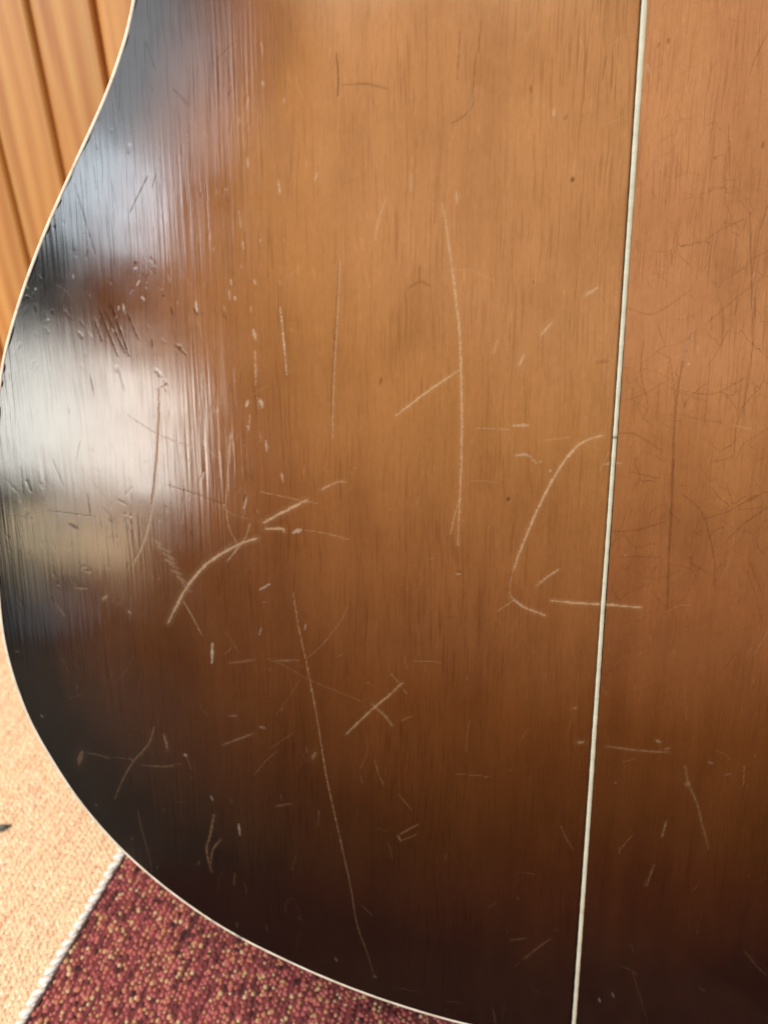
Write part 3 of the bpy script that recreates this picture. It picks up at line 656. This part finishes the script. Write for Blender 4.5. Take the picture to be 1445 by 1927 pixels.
def panel(name, side, fu, rows, mat):
    """one leaf of the back: rows along v, columns from the centre strip out to the binding"""
    R_ = rows; W = edge_u(R_, side); G0 = .00093
    GI = np.full(len(R_), G0) if side < 0 else np.maximum(G0, inner_u(R_))
    U = side * (GI[:, None] + np.maximum(W - GI, 1e-5)[:, None] * fu[None, :])
    V = np.repeat(R_[:, None], U.shape[1], 1)
    nv, nu = U.shape
    # distance to the rim, on a thinned lattice
    iv = np.unique(np.r_[np.arange(0, nv, 7), nv - 1]); iu = np.unique(np.r_[np.arange(0, nu, 7), nu - 1])
    pu, pv = np.abs(U[np.ix_(iv, iu)]), V[np.ix_(iv, iu)]
    poly = np.abs(INNL * [-1, 1]) if side < 0 else INNR; dist = np.full(pu.shape, 9.0)
    for q in poly[::2]: dist = np.minimum(dist, (pu - q[0]) ** 2 + (pv - q[1]) ** 2)
    dist = np.sqrt(dist)
    tmp = np.array([np.interp(np.arange(nu), iu, d_) for d_ in dist]); dist = np.array([np.interp(np.arange(nv), iv, tmp[:, j]) for j in range(nu)]).T
    # the stain runs in from the sides by WS and from the bottom by WB, which also paints in some light falloff
    ws = np.interp(V * 1000, [0, 190, 235, 285, 330], [76, 76, 70, 61, 48]) / 1000.0
    oc = OUTL * [-1, 1] if side < 0 else OUTR; ka = (oc[:, 1] < .17); vb = np.interp(np.abs(U), mono(oc[ka, 0]), oc[ka, 1])
    ia = np.maximum(W[:, None] - np.abs(U), 1e-5) / ws; ib = np.maximum(V - vb, 1e-5) / .265
    near = np.clip(dist / .012, 0, 1)
    burst = np.clip((ia ** -3.0 + ib ** -3.0) ** (-1 / 3.0), 0, 1) * (.55 + .45 * near)
    scr = np.zeros((nv, nu)); chip_glint = np.zeros((nv, nu)); dark = np.zeros((nv, nu)); h = np.zeros((nv, nu))
    for typ, w, amp, pts in MARKS + extra_marks(side):
        P = np.array(pts) / 1000.0; hw = w / 2000.0; P = catmull(P * 1000, 4) if len(P) > 2 and typ != 'C' else P; mg = hw * 2.6 + .0004
        if side < 0 and P[:, 0].min() - mg > 0: continue
        if side > 0 and P[:, 0].max() + mg < 0: continue
        r0, r1 = np.searchsorted(R_, P[:, 1].min() - mg), np.searchsorted(R_, P[:, 1].max() + mg)
        if r1 <= r0: continue
        Us = U[r0:r1:4]; sel = np.where(((Us > P[:, 0].min() - mg - .0008) & (Us < P[:, 0].max() + mg + .0008)).any(0))[0]
        if len(sel) == 0: continue
        c0, c1 = sel[0], sel[-1] + 1
        X, Y = U[r0:r1, c0:c1], V[r0:r1, c0:c1]; best = np.full(X.shape, 1.0); arc = np.zeros(X.shape)
        L = np.r_[0, np.cumsum(np.linalg.norm(np.diff(P, axis=0), axis=1))]; tot = max(L[-1], 1e-6)
        for a_, b_, l0 in zip(P[:-1], P[1:], L[:-1]):
            d_ = b_ - a_; ll = max(d_ @ d_, 1e-12); s_ = np.clip(((X - a_[0]) * d_[0] + (Y - a_[1]) * d_[1]) / ll, 0, 1)
            dd = np.hypot(X - a_[0] - s_ * d_[0], Y - a_[1] - s_ * d_[1]); k_ = dd < best
            best = np.where(k_, dd, best); arc = np.where(k_, (l0 + s_ * math.sqrt(ll)) / tot, arc)
        if tot > .004 and typ != 'N':                                                # long strokes thin out towards their ends and vary in pressure
            prs = .55 + .45 * np.sqrt(np.clip(4 * arc * (1 - arc), 0, 1)); prs = prs * (.86 + .14 * np.sin(arc * tot * 900 + amp * 40) * np.sin(arc * tot * 377))
        elif typ == 'N': prs = 1.0
        else: prs = .30 + .70 * np.sqrt(np.clip(4 * arc * (1 - arc), 0, 1))
        best = np.maximum(best + (.00003 if typ in 'KC' else .00007) * sample(RAG, X, Y) * min(1.6, .5 + w), 0)            # ragged edges
        m = amp * sst(1.0, .35, best / np.maximum(hw * 1.15 * prs, .00025)) * (prs ** .5)
        sl = np.s_[r0:r1, c0:c1]
        if typ == 'T': scr[sl] = np.maximum(scr[sl], np.maximum(m, .10 * amp * sst(3.2, .9, best / np.maximum(hw, .0002)) * (w > .6))); h[sl] -= m * .000020
        elif typ == 'W': chip_glint[sl] = np.maximum(chip_glint[sl], m * .75); h[sl] -= m * .000015
        elif typ in 'KC': dark[sl] = np.maximum(dark[sl], m); h[sl] -= m * .000028
        else: h[sl] -= m * .000024 * min(1, w)
    # sunken grain: long ridges in the lacquer, strongest towards the upper left rim
    us = abs(U)
    g1 = sample(lattice(420, 26, 0, .21, 0, .58), us, V); g2 = sample(lattice(190, 60, 0, .21, 0, .58), us, V); g3 = sample(lattice(30, 60, 0, .21, 0, .58), us, V)
    zone = .25 + 1.0 * sst(.095, .135, us) * (1 if side < 0 else 1)
    patch = .45 + .75 * sst(-.6, 1.0, sample(lattice(14, 12, 0, .21, 0, .58), us, V))
    h += zone * patch * (g1 * .0000062 + g2 * .0000026) + g3 * .000007
    # the lacquer beside the strip is a dark hairline, wider on the left
    hair = sst(.00150 if side < 0 else .00118, .00105, us) * (.6 if side < 0 else .3); dark = np.maximum(dark, hair)
    dark = np.maximum(dark, .3 * sst(.0008, .0003, dist) * (.4 + .6 * (sample(lattice(200, 400, 0, .21, 0, .58), us, V) > -.3)))
    hz = -.00010 * sst(.0004, 0, dist)
    w_ = dome(U, V) + h + hz
    co = np.stack([U, -(w_ + DEPTH), V], 2).reshape(-1, 3)
    idx = np.arange(nv * nu).reshape(nv, nu)
    q = np.stack([idx[:-1, :-1], idx[:-1, 1:], idx[1:, 1:], idx[1:, :-1]], 2).reshape(-1, 4)
    if side < 0: q = q[:, ::-1]
    me = mesh_np(name, co, q, mat, {'burst': burst.ravel(), 'scratch': scr.ravel(), 'chip_glint': chip_glint.ravel(), 'dark': dark.ravel()})
    return link(name, me, guitar)
def rows(side): return np.r_[VB[side] + (np.linspace(0, 1, 44) ** 2) * (.0075 - VB[side]), np.arange(.0078, .372, .00036), np.linspace(.376, VT - .001, 48), VT - .0005, VT]
tag(panel('back_leaf', -1, np.linspace(0, 1, 600), rows(-1), M_left), 'left half of the back, heavily scratched, with the shiny dark rim')
tag(panel('back_leaf', 1, np.r_[np.linspace(0, .62, 320), np.linspace(.635, 1, 20)], rows(1), M_right), 'right half of the back with fine crazing')

def ring_mesh(name, sect, mat, step=1, attrs=None):
    """sweep sections (distance inwards, height, reference) round the whole outline; sect = [(inset, mode, w)]"""
    L_ = OUTF[::step]; NN = NRMF[::step]
    n = len(L_); co = []
    for ins, rel, w in sect:
        p = L_ + NN * ins; ww = dome(p[:, 0], p[:, 1]) + w if rel else np.full(n, w)
        co.append(np.stack([p[:, 0], -(ww + DEPTH), p[:, 1]], 1))
    k = len(sect); co = np.array(co); idx = np.arange(k * n).reshape(k, n); q = []
    for i in range(k - 1): q.append(np.stack([idx[i], np.roll(idx[i], -1), np.roll(idx[i + 1], -1), idx[i + 1]], 1))
    me = mesh_np(name, co.reshape(-1, 3), np.vstack(q), mat, {'dark': np.tile(attrs, k)} if attrs is not None else None)
    bm = bmesh.new(); bm.from_mesh(me); bmesh.ops.recalc_face_normals(bm, faces=bm.faces); bm.to_mesh(me); bm.free()
    return me
full = OUTF * 1000
dk = np.zeros(len(full))
for (x, y, r, a) in [(-128.6, 44.6, 1.4, .8), (-138.6, 50.8, .8, .6), (-168, 319, .7, .35), (-110, 34, 1.2, .35), (-72, 18, 1.2, .4), (-181, 91, 2, .2)]:
    dk = np.maximum(dk, a * np.exp(-((full[:, 0] - x) ** 2 + (full[:, 1] - y) ** 2) / r ** 2))
dk = np.maximum(dk, np.clip(RNG.normal(0, .10, len(full)), 0, .35))
link('binding', ring_mesh('binding', [(BW, 1, -.004), (BW, 1, -.0002), (BW * .8, 1, .00010), (BW * .35, 1, .00008), (.00012, 1, -.00015), (0, 1, -.0006), (0, 1, -.006)], M_bind, attrs=dk), guitar)
link('rim', ring_mesh('rim', [(.0002, 1, -.0061), (.0002, 0, -DEPTH + .0055), (.0010, 0, -DEPTH + .0005)], M_rim, step=3), guitar)
bm = bmesh.new(); L_ = OUTF[::4]
fr = [bm.verts.new((x * .997, -.0005, .285 + (y - .285) * .997)) for x, y in L_]; bk = [bm.verts.new((x * .995, .0, .285 + (y - .285) * .995)) for x, y in L_]
bm.faces.new(bk); bm.faces.new(fr[::-1])
for i in range(len(fr)): bm.faces.new((fr[i], fr[(i + 1) % len(fr)], bk[(i + 1) % len(fr)], bk[i]))
link('soundboard', bm_mesh('soundboard', bm, M_top), guitar)

# centre strip
vs_ = np.arange(INNL[0, 1] - .0001, VT, .0006); hwid = np.interp(vs_ * 1000, [0, 60, 130, 200, 262, 310, 362, 420], [.90, .90, .91, .82, .80, .90, 1.05, 1.05]) * .001
hwid = hwid * .74 + .00003 * np.sin(vs_ * 900) + RNG.normal(0, .000012, len(vs_))
cols = [(-1.0, -.0012), (-1.0, .00005), (-.8, .00013), (.8, .00013), (1.0, .00005), (1.0, -.0012)]
cen = np.interp(vs_ * 1000, [0, 10, 180, 362, 400], [0.6, 0.6, 0, 0.4, 0.4]) * .001
co = np.array([np.stack([cen + hwid * f_, -(dome(cen + hwid * f_, vs_) + w_ + DEPTH), vs_], 1) for f_, w_ in cols]); k, n = len(cols), len(vs_)
idx = np.arange(k * n).reshape(k, n); q = np.vstack([np.stack([idx[i, :-1], idx[i, 1:], idx[i + 1, 1:], idx[i + 1, :-1]], 1) for i in range(k - 1)])
dks = .9 * np.exp(-((vs_ * 1000 - 238.3) / .45) ** 2) + np.clip(RNG.normal(0, .05, n), 0, 1)
me = mesh_np('centre_strip', co.reshape(-1, 3), q, M_strip, {'dark': np.tile(dks, k)}); bm = bmesh.new(); bm.from_mesh(me); bmesh.ops.recalc_face_normals(bm, faces=bm.faces); bm.to_mesh(me); bm.free()
link('centre_strip', me, guitar)

# neck and head, above the picture
def loft(name, secs, mat):
    bm = bmesh.new(); rr = []
    for v, w, y0, y1 in secs:                                                       # rounded half-oval section, flat at y1
        rr.append([bm.verts.new((w * math.cos(a), y1 + (y0 - y1) * math.sin(a), v)) for a in np.linspace(0, math.pi, 11)])
    for a_, b_ in zip(rr[:-1], rr[1:]):
        for i in range(11): bm.faces.new((a_[i], a_[(i + 1) % 11], b_[(i + 1) % 11], b_[i]))
    bm.faces.new(rr[0]); bm.faces.new(rr[-1][::-1]); return link(name, bm_mesh(name, bm, mat, True), guitar)
loft('heel', [(.566, .030, -.092, -.004), (.575, .030, -.090, -.004), (.592, .029, -.055, -.004), (.615, .029, -.028, -.004)], M_rim)
loft('neck', [(.600, .029, -.028, -.003), (.75, .026, -.024, -.003), (.93, .022, -.022, -.003), (.945, .024, -.019, -.003)], M_rim)
bm = bmesh.new()
hd = [(.022, .945), (.034, .975), (.038, 1.04), (.041, 1.09), (.018, 1.10), (0, 1.096)]; hd = hd + [(-x, y) for x, y in hd[-2::-1]]
f0 = [bm.verts.new((x, -.017, y)) for x, y in hd]; f1 = [bm.verts.new((x, -.003, y)) for x, y in hd]; bm.faces.new(f0); bm.faces.new(f1[::-1])
for i in range(len(hd)): bm.faces.new((f0[i], f0[(i + 1) % len(hd)], f1[(i + 1) % len(hd)], f1[i]))
link('headstock', bm_mesh('headstock', bm, M_rim), guitar)
